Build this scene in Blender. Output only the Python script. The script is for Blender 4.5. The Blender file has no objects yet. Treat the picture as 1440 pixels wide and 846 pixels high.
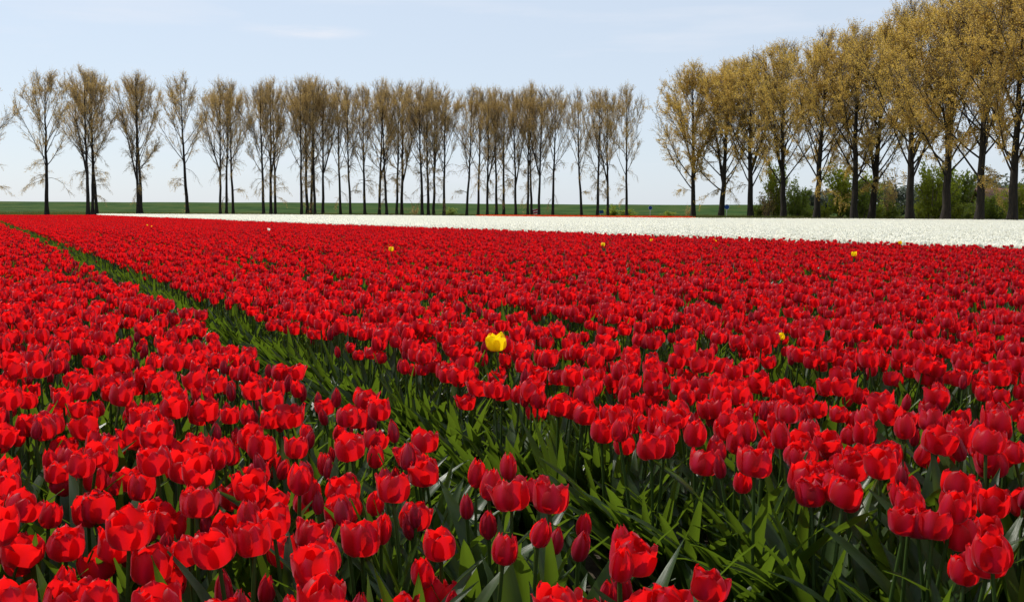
import bpy, math, random
import numpy as np
from mathutils import Vector, Matrix, Euler

R = math.radians
rnd = random.Random(7)
scene = bpy.context.scene
C = scene.collection

# ------------------------------------------------------------------ camera
W, H_PX, FPX = 1440.0, 846.0, 1400.0
CAM_Z, FLOWER_Z = 0.985, 0.455
PITCH, ROLL = math.atan(124.5 / FPX), R(0.28)
cam_data = bpy.data.cameras.new('camera')
cam_data.sensor_width = 36.0
cam_data.lens = 36.0 * FPX / W
cam_data.clip_start, cam_data.clip_end = 0.05, 6000
cam = bpy.data.objects.new('camera', cam_data)
C.objects.link(cam)
cam_rot = Matrix.Rotation(math.pi / 2 - PITCH, 3, 'X') @ Matrix.Rotation(ROLL, 3, 'Z')
cam.matrix_world = Matrix.Translation((0, 0, CAM_Z)) @ cam_rot.to_4x4()
scene.camera = cam
cam_np = np.array(cam_rot)

def ray(px, py):
    return cam_rot @ Vector(((px - W / 2) / FPX, -(py - H_PX / 2) / FPX, -1.0))
def on_plane(px, py, z=FLOWER_Z):
    d = ray(px, py)
    k = (z - CAM_Z) / d.z
    return Vector((d.x * k, d.y * k, z))
def at_depth(px, py, D):
    d = ray(px, py)
    k = D / d.y
    return Vector((d.x * k, D, CAM_Z + d.z * k))
def project(P):
    q = (np.asarray(P, float) - np.array([0, 0, CAM_Z])) @ cam_np
    w = -q[:, 2]
    return W / 2 + FPX * q[:, 0] / w, H_PX / 2 - FPX * q[:, 1] / w, w

# ------------------------------------------------------------------ sky, sun, exposure
SUN_EL, SUN_AZ = R(50), R(-56)          # azimuth measured from +Y, negative = to the left
world = bpy.data.worlds.new('World')
scene.world = world
world.use_nodes = True
nt = world.node_tree
nt.nodes.clear()
sky = nt.nodes.new('ShaderNodeTexSky')
sky.sky_type = 'NISHITA'
sky.sun_disc = False
sky.sun_elevation = SUN_EL
sky.sun_rotation = SUN_AZ
sky.altitude = 0
sky.air_density, sky.dust_density, sky.ozone_density = 1.0, 0.6, 1.6
# thin even veil of high cloud plus a few faint cirrus streaks
tc = nt.nodes.new('ShaderNodeTexCoord')
mp = nt.nodes.new('ShaderNodeMapping')
mp.inputs['Scale'].default_value = (2.2, 2.2, 16.0)
mp.inputs['Rotation'].default_value = (0.03, 0.05, 0)
nz = nt.nodes.new('ShaderNodeTexNoise')
nz.inputs['Scale'].default_value = 1.7
nz.inputs['Detail'].default_value = 5
nz.inputs['Roughness'].default_value = 0.55
cr = nt.nodes.new('ShaderNodeMapRange')
cr.inputs['From Min'].default_value, cr.inputs['From Max'].default_value = 0.54, 0.74
cr.inputs['To Min'].default_value, cr.inputs['To Max'].default_value = 0.0, 0.42
mixc = nt.nodes.new('ShaderNodeMix')
mixc.data_type = 'RGBA'
mixc.inputs['Factor'].default_value = 0.72
mixc.inputs['B'].default_value = (6.15, 6.9, 7.95, 1)
mix2 = nt.nodes.new('ShaderNodeMix')
mix2.data_type = 'RGBA'
mix2.inputs['B'].default_value = (7.0, 7.25, 7.9, 1)
bg = nt.nodes.new('ShaderNodeBackground')
bg.inputs['Strength'].default_value = 0.12
wo = nt.nodes.new('ShaderNodeOutputWorld')
L = nt.links.new
L(tc.outputs['Generated'], mp.inputs['Vector']); L(mp.outputs[0], nz.inputs['Vector'])
L(nz.outputs['Fac'], cr.inputs['Value']); wd = ray(428, 44).normalized()
wm = nt.nodes.new('ShaderNodeVectorMath'); wm.operation = 'SUBTRACT'; wm.inputs[1].default_value = wd
ws_ = nt.nodes.new('ShaderNodeVectorMath'); ws_.operation = 'MULTIPLY'; ws_.inputs[1].default_value = (15, 6, 120)
wl = nt.nodes.new('ShaderNodeVectorMath'); wl.operation = 'LENGTH'
wr = nt.nodes.new('ShaderNodeMapRange'); wr.interpolation_type = 'SMOOTHSTEP'
for k_, v_ in (('From Min', 1.1), ('From Max', 0.2), ('To Min', 0.0), ('To Max', .8)): wr.inputs[k_].default_value = v_
wx = nt.nodes.new('ShaderNodeMath'); wx.operation = 'MULTIPLY'
wa = nt.nodes.new('ShaderNodeMath'); wa.operation = 'ADD'; wa.use_clamp = True
L(tc.outputs['Generated'], wm.inputs[0]); L(wm.outputs[0], ws_.inputs[0]); L(ws_.outputs[0], wl.inputs[0]); L(wl.outputs['Value'], wr.inputs['Value'])
n2 = nt.nodes.new('ShaderNodeTexNoise'); n2.inputs['Scale'].default_value = 6.0; n2.inputs['Detail'].default_value = 6; n2.inputs['Roughness'].default_value = .65
r2 = nt.nodes.new('ShaderNodeMapRange'); r2.inputs['From Min'].default_value = .35; r2.inputs['From Max'].default_value = .68
L(mp.outputs[0], n2.inputs['Vector']); L(n2.outputs['Fac'], r2.inputs['Value'])
L(wr.outputs[0], wx.inputs[0]); L(r2.outputs[0], wx.inputs[1]); L(wx.outputs[0], wa.inputs[0]); L(cr.outputs[0], wa.inputs[1])
L(wa.outputs[0], mix2.inputs['Factor'])
L(sky.outputs[0], mixc.inputs['A']); L(mixc.outputs['Result'], mix2.inputs['A']); L(mix2.outputs['Result'], bg.inputs['Color'])
L(bg.outputs[0], wo.inputs['Surface'])

sd = bpy.data.lights.new('sun', 'SUN')
sd.energy, sd.angle, sd.color = 5.0, R(0.53), (1.0, 0.95, 0.87)
sun = bpy.data.objects.new('sun', sd)
C.objects.link(sun)
sdir = Vector((math.sin(SUN_AZ) * math.cos(SUN_EL), math.cos(SUN_AZ) * math.cos(SUN_EL), math.sin(SUN_EL)))
sun.rotation_euler = sdir.to_track_quat('Z', 'Y').to_euler()
sun.location = sdir * 60

scene.view_settings.view_transform = 'Standard'
scene.view_settings.look = 'None'
scene.view_settings.exposure = 0.0
scene.view_settings.gamma = 1.0
scene.view_settings.use_curve_mapping = False
scene.render.engine = 'CYCLES'
scene.cycles.use_denoising = True
scene.cycles.max_bounces = 8
scene.cycles.diffuse_bounces = 5
scene.cycles.transmission_bounces = 6
scene.cycles.sample_clamp_indirect = 6

# ------------------------------------------------------------------ materials
def mat_base(name):
    m = bpy.data.materials.new(name)
    m.use_nodes = True
    t = m.node_tree
    t.nodes.clear()
    out = t.nodes.new('ShaderNodeOutputMaterial')
    return m, t, out
def add(t, typ, **kw):
    n = t.nodes.new(typ)
    for k, v in kw.items():
        setattr(n, k, v)
    return n
def math_node(t, op, a, b=None):
    n = add(t, 'ShaderNodeMath', operation=op)
    for i, v in enumerate((a, b)):
        if v is None: continue
        if isinstance(v, (int, float)): n.inputs[i].default_value = v
        else: t.links.new(v, n.inputs[i])
    return n.outputs[0]
def mix_rgb(t, fac, a, b, blend='MIX'):
    n = add(t, 'ShaderNodeMix', data_type='RGBA', blend_type=blend)
    for s, v in (('Factor', fac), ('A', a), ('B', b)):
        if isinstance(v, (int, float)): n.inputs[s].default_value = v
        elif isinstance(v, tuple): n.inputs[s].default_value = (*v, 1)
        else: t.links.new(v, n.inputs[s])
    return n.outputs['Result']

def petal_material(name, dark, light, streak, through, tr=0.45, rough=0.4, streak_amt=0.5, sheen=0.25):
    m, t, out = mat_base(name)
    uv = add(t, 'ShaderNodeUVMap')
    sep = add(t, 'ShaderNodeSeparateXYZ')
    t.links.new(uv.outputs[0], sep.inputs[0])
    u, v = sep.outputs[0], sep.outputs[1]
    s = math_node(t, 'ABSOLUTE', math_node(t, 'SUBTRACT', math_node(t, 'MULTIPLY', u, 2.0), 1.0))
    rib = math_node(t, 'POWER', math_node(t, 'SUBTRACT', 1.0, s), 2.2)
    oi = add(t, 'ShaderNodeObjectInfo')
    # long veins running along the petal
    mp = add(t, 'ShaderNodeMapping'); mp.inputs['Scale'].default_value = (26, 2.2, 1)
    t.links.new(uv.outputs[0], mp.inputs[0])
    nz = add(t, 'ShaderNodeTexNoise'); nz.inputs['Scale'].default_value = 1.0; nz.inputs['Detail'].default_value = 3
    t.links.new(mp.outputs[0], nz.inputs['Vector'])
    base = mix_rgb(t, oi.outputs['Random'], dark, light)
    vein = mix_rgb(t, math_node(t, 'MULTIPLY', nz.outputs['Fac'], 0.75), base, dark)
    col = mix_rgb(t, math_node(t, 'MULTIPLY', rib, streak_amt), vein, streak)
    p = add(t, 'ShaderNodeBsdfPrincipled')
    t.links.new(col, p.inputs['Base Color'])
    p.inputs['Roughness'].default_value = rough
    p.inputs['Specular IOR Level'].default_value = 0.22
    p.inputs['Sheen Weight'].default_value = sheen
    p.inputs['Sheen Roughness'].default_value = 0.4
    p.inputs['Sheen Tint'].default_value = (1.0, 0.55, 0.65, 1)
    bp = add(t, 'ShaderNodeBump'); bp.inputs['Strength'].default_value = 0.25; bp.inputs['Distance'].default_value = 0.0015
    t.links.new(nz.outputs['Fac'], bp.inputs['Height'])
    t.links.new(bp.outputs[0], p.inputs['Normal'])
    tb = add(t, 'ShaderNodeBsdfTranslucent')
    tb.inputs['Color'].default_value = (*through, 1)
    ms = add(t, 'ShaderNodeMixShader')
    th = add(t, 'ShaderNodeMapRange')
    for k_, v_ in (('From Min', .1), ('From Max', .75), ('To Min', tr * .5), ('To Max', tr * 1.14)): th.inputs[k_].default_value = v_
    t.links.new(v, th.inputs['Value']); t.links.new(th.outputs[0], ms.inputs[0])
    t.links.new(p.outputs[0], ms.inputs[1]); t.links.new(tb.outputs[0], ms.inputs[2])
    t.links.new(ms.outputs[0], out.inputs[0])
    return m

def leaf_material(name, a, b, through, tr=0.4, rough=0.38, spec=0.5, veins=True):
    m, t, out = mat_base(name)
    oi = add(t, 'ShaderNodeObjectInfo')
    p = add(t, 'ShaderNodeBsdfPrincipled')
    col = mix_rgb(t, oi.outputs['Random'], a, b)
    if not veins:
        geo = add(t, 'ShaderNodeTexCoord')
        cn = add(t, 'ShaderNodeTexNoise'); cn.inputs['Scale'].default_value = 0.55; cn.inputs['Detail'].default_value = 3
        t.links.new(geo.outputs['Object'], cn.inputs['Vector'])
        k = add(t, 'ShaderNodeMapRange'); k.inputs['From Min'].default_value = .35; k.inputs['From Max'].default_value = .65
        t.links.new(cn.outputs['Fac'], k.inputs['Value'])
        col = mix_rgb(t, k.outputs[0], tuple(c * q for c, q in zip(a, (.62, .66, .7))), mix_rgb(t, oi.outputs['Random'], b, tuple(c * q for c, q in zip(b, (1.1, 1.05, .9)))))
    if veins:
        uv = add(t, 'ShaderNodeUVMap')
        mp = add(t, 'ShaderNodeMapping'); mp.inputs['Scale'].default_value = (22, 3, 1)
        t.links.new(uv.outputs[0], mp.inputs[0])
        nz = add(t, 'ShaderNodeTexNoise'); nz.inputs['Scale'].default_value = 1.0; nz.inputs['Detail'].default_value = 3
        t.links.new(mp.outputs[0], nz.inputs['Vector'])
        col = mix_rgb(t, math_node(t, 'MULTIPLY', nz.outputs['Fac'], 0.6), col, tuple(0.55 * c for c in a))
        bp = add(t, 'ShaderNodeBump'); bp.inputs['Strength'].default_value = 0.3; bp.inputs['Distance'].default_value = 0.002
        t.links.new(nz.outputs['Fac'], bp.inputs['Height']); t.links.new(bp.outputs[0], p.inputs['Normal'])
    t.links.new(col, p.inputs['Base Color'])
    p.inputs['Roughness'].default_value = rough
    p.inputs['Specular IOR Level'].default_value = spec
    tb = add(t, 'ShaderNodeBsdfTranslucent'); tb.inputs['Color'].default_value = (*through, 1)
    ms = add(t, 'ShaderNodeMixShader'); ms.inputs[0].default_value = tr
    t.links.new(p.outputs[0], ms.inputs[1]); t.links.new(tb.outputs[0], ms.inputs[2])
    t.links.new(ms.outputs[0], out.inputs[0])
    return m

def noise_material(name, stops, scale, rough=0.9, bump=0.5, dist=0.02, detail=6, stretch=(1, 1, 1), spec=0.2):
    m, t, out = mat_base(name)
    geo = add(t, 'ShaderNodeNewGeometry')
    mp = add(t, 'ShaderNodeMapping'); mp.inputs['Scale'].default_value = stretch
    t.links.new(geo.outputs['Position'], mp.inputs[0])
    n1 = add(t, 'ShaderNodeTexNoise'); n1.inputs['Scale'].default_value = scale; n1.inputs['Detail'].default_value = detail
    n1.inputs['Roughness'].default_value = 0.65
    t.links.new(mp.outputs[0], n1.inputs['Vector'])
    rp = add(t, 'ShaderNodeValToRGB')
    el = rp.color_ramp.elements
    while len(el) < len(stops): el.new(0.5)
    for e, (pos, c) in zip(el, stops):
        e.position = pos; e.color = (*c, 1)
    t.links.new(n1.outputs['Fac'], rp.inputs[0])
    p = add(t, 'ShaderNodeBsdfPrincipled')
    t.links.new(rp.outputs[0], p.inputs['Base Color'])
    p.inputs['Roughness'].default_value = rough
    p.inputs['Specular IOR Level'].default_value = spec
    bp = add(t, 'ShaderNodeBump'); bp.inputs['Strength'].default_value = bump; bp.inputs['Distance'].default_value = dist
    t.links.new(n1.outputs['Fac'], bp.inputs['Height']); t.links.new(bp.outputs[0], p.inputs['Normal'])
    t.links.new(p.outputs[0], out.inputs[0])
    return m

M = {}
M['red'] = petal_material('red_petal', (0.22, 0.001, 0.006), (0.48, 0.003, 0.009), (0.44, 0.015, 0.075), (0.93, 0.009, 0.008), tr=0.50, streak_amt=0.6, sheen=0.2, rough=0.46)
M['bud'] = petal_material('crimson_bud_petal', (0.22, 0.003, 0.012), (0.42, 0.005, 0.016), (0.42, 0.022, 0.075), (0.72, 0.010, 0.010), tr=0.35, streak_amt=0.5, sheen=0.15)
M['white'] = petal_material('white_petal', (0.91, 0.89, 0.80), (0.95, 0.93, 0.86), (0.91, 0.90, 0.80), (0.97, 0.96, 0.85), tr=0.48, streak_amt=0.3, sheen=0.0)
M['yellow'] = petal_material('yellow_petal', (0.90, 0.60, 0.003), (0.94, 0.66, 0.004), (0.92, 0.66, 0.01), (1.0, 0.76, 0.006), tr=0.48, streak_amt=0.3, sheen=0.0)
M['orange'] = petal_material('orange_red_petal', (0.75, 0.05, 0.01), (0.85, 0.09, 0.015), (0.8, 0.1, 0.03), (0.95, 0.09, 0.01), tr=0.5, streak_amt=0.2, sheen=0.0)
M['stem'] = leaf_material('tulip_stem', (0.035, 0.07, 0.014), (0.07, 0.12, 0.022), (0.12, 0.20, 0.02), tr=0.2, spec=.3, veins=False)
M['leaf'] = leaf_material('tulip_leaf', (0.017, 0.042, 0.007), (0.042, 0.080, 0.012), (0.125, 0.20, 0.012), tr=0.40, rough=0.36, spec=0.36)
M['pistil'] = leaf_material('pistil', (0.02, 0.01, 0.03), (0.05, 0.03, 0.02), (0.05, 0.03, 0.02), tr=0.1, veins=False)
M['bark'] = noise_material('poplar_bark', [(0.3, (0.010, 0.008, 0.006)), (0.7, (0.040, 0.032, 0.024))], 3.0, bump=0.8, dist=0.05, stretch=(3, 3, 0.5))
M['twig'] = noise_material('poplar_twig', [(0.3, (0.10, 0.078, 0.056)), (0.7, (0.18, 0.145, 0.11))], 2.0, bump=0.1)
M['gold'] = leaf_material('golden_young_leaf', (0.44, 0.295, 0.085), (0.54, 0.37, 0.11), (0.74, 0.51, 0.095), tr=0.52, rough=0.5, spec=0.3, veins=False)
M['tan'] = leaf_material('tan_young_leaf', (0.42, 0.29, 0.13), (0.50, 0.35, 0.15), (0.68, 0.46, 0.14), tr=0.5, rough=0.5, spec=0.3, veins=False)
M['fresh'] = leaf_material('fresh_green_leaf', (0.21, 0.24, 0.03), (0.27, 0.30, 0.04), (0.48, 0.52, 0.035), tr=0.52, rough=0.5, spec=0.3, veins=False)
M['hedge'] = leaf_material('hedge_leaf', (0.14, 0.18, 0.035), (0.19, 0.235, 0.045), (0.34, 0.41, 0.04), tr=0.5, rough=0.5, spec=0.3, veins=False)
M['dull'] = leaf_material('dull_leaf', (0.075, 0.10, 0.07), (0.11, 0.13, 0.09), (0.12, 0.14, 0.09), tr=0.35, rough=0.6, spec=0.2, veins=False)
M['soil'] = noise_material('dark_field_soil', [(0.3, (0.020, 0.015, 0.010)), (0.55, (0.055, 0.042, 0.028)), (0.8, (0.12, 0.095, 0.065))], 14.0, bump=1.0, dist=0.03)
M['clod'] = noise_material('dry_soil_clod', [(0.3, (0.05, 0.038, 0.026)), (0.7, (0.22, 0.17, 0.12))], 30.0, bump=0.6, dist=0.004)
M['grass'] = noise_material('verge_grass', [(0.3, (0.035, 0.060, 0.018)), (0.55, (0.070, 0.095, 0.026)), (0.8, (0.12, 0.115, 0.045))], 0.35, bump=0.8, dist=0.3, spec=0.03)
M['dyke'] = noise_material('dyke_grass', [(0.3, (0.020, 0.046, 0.014)), (0.5, (0.040, 0.075, 0.020)), (0.75, (0.075, 0.090, 0.028))], 0.5, bump=0.8, dist=0.4, stretch=(0.25, 1, 2), spec=0.03)
M['blade'] = leaf_material('verge_grass_blade', (0.07, 0.085, 0.022), (0.14, 0.125, 0.045), (0.16, 0.18, 0.04), tr=0.35, rough=0.6, spec=0.15, veins=False)
M['brick'] = noise_material('brown_wall', [(0.3, (0.06, 0.05, 0.042)), (0.7, (0.10, 0.08, 0.065))], 5.0, bump=0.3)
M['tile'] = noise_material('roof_tile', [(0.3, (0.15, 0.085, 0.06)), (0.7, (0.24, 0.14, 0.10))], 4.0, bump=0.4)
M['steel'] = noise_material('galvanised_steel', [(0.3, (0.25, 0.25, 0.25)), (0.7, (0.36, 0.36, 0.36))], 8.0, rough=0.5, bump=0.05)
M['blue'] = noise_material('blue_sign_face', [(0.3, (0.012, 0.05, 0.20)), (0.7, (0.016, 0.06, 0.24))], 3.0, rough=0.4, bump=0.0)
M['signred'] = noise_material('red_sign_face', [(0.3, (0.40, 0.012, 0.03)), (0.7, (0.46, 0.016, 0.035))], 3.0, rough=0.4, bump=0.0)
M['signwhite'] = noise_material('white_sign_face', [(0.3, (0.70, 0.70, 0.70)), (0.7, (0.78, 0.78, 0.78))], 3.0, rough=0.4, bump=0.0)
M['glass'] = noise_material('dark_window_glass', [(0.3, (0.015, 0.017, 0.02)), (0.7, (0.03, 0.033, 0.036))], 1.0, rough=0.1, bump=0.0)

# ------------------------------------------------------------------ mesh helpers
class Geo:
    """verts, faces, uv per loop and a material per face, gathered before one mesh is made"""
    def __init__(self):
        self.v, self.f, self.uv, self.m = [], [], [], []
        self.n = 0
    def put(self, v, f, uv=None, mat='leaf'):
        v = np.asarray(v, float).reshape(-1, 3)
        self.v.append(v)
        for face in f:
            self.f.append([i + self.n for i in face])
            self.m.append(mat)
            self.uv.extend([(0.5, 0.5)] * len(face) if uv is None else [uv[i] for i in face])
        self.n += len(v)
        return self
    def merge(self, g, mtx=None):
        v = np.concatenate(g.v)
        if mtx is not None:
            a = np.array(mtx); v = v @ a[:3, :3].T + a[:3, 3]
        self.v.append(v)
        n = self.n
        self.f.extend([[i + n for i in face] for face in g.f])
        self.m.extend(g.m); self.uv.extend(g.uv)
        self.n += len(v)
        return self
    def mesh(self, name, smooth=True):
        me = bpy.data.meshes.new(name)
        v = np.concatenate(self.v)
        me.from_pydata(v.tolist(), [], self.f)
        mats = []
        for k in self.m:
            if k not in mats: mats.append(k)
        for k in mats: me.materials.append(M[k])
        me.polygons.foreach_set('material_index', [mats.index(k) for k in self.m])
        me.polygons.foreach_set('use_smooth', [smooth] * len(self.f))
        ul = me.uv_layers.new(name='UVMap')
        ul.data.foreach_set('uv', np.asarray(self.uv, np.float32).ravel())
        me.update()
        return me

def link(name, data, parent=None, loc=None, rot=None, scl=None):
    o = bpy.data.objects.new(name, data)
    C.objects.link(o)
    if parent: o.parent = parent
    if loc is not None: o.location = loc
    if rot is not None: o.rotation_euler = rot
    if scl is not None: o.scale = scl if hasattr(scl, '__len__') else (scl, scl, scl)
    return o
def tag(o, label=None, cat=None, group=None, kind=None):
    if label: o['label'] = label
    if cat: o['category'] = cat
    if group: o['group'] = group
    if kind: o['kind'] = kind
    return o
def grid_faces(nu, nt):
    return [(j * nu + i, j * nu + i + 1, (j + 1) * nu + i + 1, (j + 1) * nu + i) for j in range(nt - 1) for i in range(nu - 1)]
def frame_of(d):
    d = d / (np.linalg.norm(d) + 1e-9)
    a = np.array([0, 0, 1.0]) if abs(d[2]) < 0.9 else np.array([1.0, 0, 0])
    x = np.cross(a, d); x /= np.linalg.norm(x)
    return x, np.cross(d, x)
def tube(g, pts, rad, sides=5, mat='stem', cap=False):
    pts = np.asarray(pts, float)
    n = len(pts)
    vs = []
    for i in range(n):
        d = pts[min(i + 1, n - 1)] - pts[max(i - 1, 0)]
        x, y = frame_of(d)
        for k in range(sides):
            a = 2 * math.pi * k / sides
            vs.append(pts[i] + rad[i] * (math.cos(a) * x + math.sin(a) * y))
    f = [(i * sides + k, i * sides + (k + 1) % sides, (i + 1) * sides + (k + 1) % sides, (i + 1) * sides + k) for i in range(n - 1) for k in range(sides)]
    if cap: f.append(tuple((n - 1) * sides + k for k in range(sides)))
    g.put(vs, f, None, mat)
def box(g, lo, hi, mat):
    (x0, y0, z0), (x1, y1, z1) = lo, hi
    v = [(x0, y0, z0), (x1, y0, z0), (x1, y1, z0), (x0, y1, z0), (x0, y0, z1), (x1, y0, z1), (x1, y1, z1), (x0, y1, z1)]
    g.put(v, [(0, 3, 2, 1), (4, 5, 6, 7), (0, 1, 5, 4), (1, 2, 6, 5), (2, 3, 7, 6), (3, 0, 4, 7)], None, mat)

# ------------------------------------------------------------------ ground, soil, dyke
ROW_A = R(28.3)                                       # the rows run 28 degrees to the left of the view
UD = np.array([-math.sin(ROW_A), math.cos(ROW_A)])    # along the rows
VD = np.array([math.cos(ROW_A), math.sin(ROW_A)])     # across them
def sheet(name, poly, z, mat):
    g = Geo(); g.put([(x, y, z) for x, y in poly], [tuple(range(len(poly)))], None, mat)
    return tag(link(name, g.mesh(name, False)), kind='structure')
sheet('ground', [(-3000, -600), (3000, -600), (3000, 5000), (-3000, 5000)], 0.0, 'grass')

# where red ends and white begins, and where white ends (on the plane of the flower tops)
EDGE = [on_plane(*p) for p in ((143, 302.6), (300, 308.6), (480, 315.6), (720, 323.6), (960, 331.6), (1200, 339.6), (1440, 347.6))]
e0, e1 = EDGE[-2], EDGE[-1]
EDGE.append(e1 + (e1 - e0).normalized() * 12)
FAR = [on_plane(*p) for p in ((140, 300.9), (360, 301.9), (600, 303.6), (700, 304.6), (940, 306.9), (1200, 308.2), (1440, 309.6))]
FAR.append(FAR[-1] + Vector((30, -1, 0)))
RED_FAR = [on_plane(-60, 302.3), on_plane(30, 302.3), on_plane(143, 302.2)]
red_poly = [(-8, -3), (14, -3)] + [(p.x, p.y) for p in reversed(EDGE)] + [(p.x, p.y) for p in reversed(RED_FAR)] + [(-90, 60)]
white_poly = [(p.x, p.y) for p in EDGE] + [(p.x, p.y) for p in reversed(FAR)]
sheet('field_soil', [(-30, -6), (70, -6), (75, 96), (20, 104), (-5, 125), (-70, 158), (-110, 120), (-60, 40)], 0.004, 'soil')

def inside(P, poly):
    x, y = P[:, 0], P[:, 1]
    r = np.zeros(len(P), bool)
    n = len(poly)
    for i in range(n):
        (x0, y0), (x1, y1) = poly[i], poly[(i + 1) % n]
        c = (y0 > y) != (y1 > y)
        xi = x0 + (y - y0) * (x1 - x0) / ((y1 - y0) if y1 != y0 else 1e-9)
        r ^= c & (x < xi)
    return r

# grassy dyke running across behind the trees
g = Geo()
prof = [(-14, 0.0), (-9, 0.9), (-3.5, 2.7), (-1.5, 3.15), (2, 3.2), (14, 0.0)]
nx = 160
vs = []
for i in range(nx + 1):
    x = -620 + 1240 * i / nx
    y0 = 262 + 0.02 * x
    for j, (dy, z) in enumerate(prof):
        w = 0.10 * math.sin(x * 0.05 + j) + 0.06 * math.sin(x * 0.21 + 2 * j)
        vs.append((x, y0 + dy + w * 3, z + (w * 0.8 if z > 0 else 0)))
npf = len(prof)
g.put(vs, [(i * npf + j, (i + 1) * npf + j, (i + 1) * npf + j + 1, i * npf + j + 1) for i in range(nx) for j in range(npf - 1)], None, 'dyke')
tag(link('dyke', g.mesh('dyke')), kind='structure')

# ------------------------------------------------------------------ tulips: shapes
RP_OPEN = ([.006, .030, .0385, .0395, .0400], [0, .003, .020, .042, .060])
RP_MID = ([.006, .026, .0345, .0335, .0280], [0, .003, .021, .044, .063])
RP_BUD = ([.005, .0125, .0165, .0140, .0030], [0, .005, .023, .044, .062])
def profile(o, t):
    a, b, k = (RP_BUD, RP_MID, o * 2) if o < 0.5 else (RP_MID, RP_OPEN, o * 2 - 1)
    x = np.linspace(0, 1, 5)
    r = np.interp(t, x, np.array(a[0]) * (1 - k) + np.array(b[0]) * k)
    z = np.interp(t, x, np.array(a[1]) * (1 - k) + np.array(b[1]) * k)
    return r, z
def smooth_profile(o, nt):
    tt = np.linspace(0, 1, 41)
    r, z = profile(o, tt)
    ker = np.ones(7) / 7
    r2 = np.convolve(np.pad(r, 3, mode='edge'), ker, 'valid'); z2 = np.convolve(np.pad(z, 3, mode='reflect', reflect_type='odd'), ker, 'valid')
    t = 1 - (1 - np.linspace(0, 1, nt)) ** 1.45
    return t, np.interp(t, tt, r2), np.interp(t, tt, z2)
def petal_geo(o, rg, nu, nt, inner, mat):
    t, r, z = smooth_profile(o, nt)
    hw = (0.86 if inner else 0.78) * (0.42 + 0.58 * np.clip(t / 0.42, 0, 1) ** 0.8) * np.sqrt(np.clip(1 - np.clip((t - .45) / .55, 0, 1) ** 3.2, 0.006, 1))
    k_edge = rg.uniform(-0.12, 0.10) + (0.02 if inner else -0.03)
    ph, amp = rg.uniform(0, 6.28), rg.uniform(0.0010, 0.0034) * (0.4 + o)
    tip = rg.uniform(-0.014, 0.006) * (0.3 + o)
    cup = rg.uniform(0.0005, 0.0022)
    side = rg.uniform(-0.05, 0.05)
    lenk = rg.uniform(0.92, 1.06)
    s = np.linspace(-1, 1, nu)
    vs, uv = [], []
    for j in range(nt):
        for i in range(nu):
            ang = s[i] * hw[j] + side * t[j] ** 2
            rr = r[j] * (0.90 if inner else 1.0) * (1 + k_edge * s[i] ** 2 * t[j])
            rr += amp * math.sin(4.3 * s[i] + ph + 3 * t[j]) * t[j] ** 2 + tip * t[j] ** 5
            rr -= cup * max(0, 1 - abs(s[i]) * 2.6) * t[j]
            zz = z[j] * lenk - 0.004 * s[i] ** 2 * t[j] ** 3 + amp * 0.8 * math.sin(6 * s[i] + 2 * ph) * t[j] ** 3
            vs.append((rr * math.cos(ang), rr * math.sin(ang), zz))
            uv.append(((s[i] + 1) / 2, t[j]))
    return Geo().put(vs, grid_faces(nu, nt), uv, mat)
def flower_geo(o, seed, nu, nt, mat):
    rg = random.Random(seed)
    return [petal_geo(o, rg, nu, nt, k % 2 == 1, mat) for k in range(6)]
def petal_turns(seed, o):
    rg = random.Random(seed * 3 + 1)
    return [(rg.uniform(-.06, .06), rg.uniform(-.10, .07) * (0.25 + o), k * math.pi / 3 + rg.uniform(-.12, .12)) for k in range(6)]
def pistil_geo():
    g = Geo()
    tube(g, [(0, 0, -.002), (0, 0, .004), (0, 0, .018), (0, 0, .021)], [.0048, .0050, .0036, .0042], 6, 'stem', True)
    for k in range(6):
        a = k * math.pi / 3 + .3
        c, s_ = math.cos(a), math.sin(a)
        tube(g, [(.004 * c, .004 * s_, .003), (.008 * c, .008 * s_, .012), (.009 * c, .009 * s_, .022)], [.0006, .0006, .0016], 4, 'pistil', True)
    return g
def stem_path(h, lx, ly, n=7):
    t = np.linspace(0, 1, n)
    return np.stack([lx * t ** 1.8, ly * t ** 1.8, h * t], 1)
def stem_geo(h, lx, ly, n=7, sides=5, r=.0037):
    g = Geo(); p = stem_path(h, lx, ly, n)
    tube(g, p, np.linspace(r * 1.2, r, n), sides, 'stem')
    return g
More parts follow.
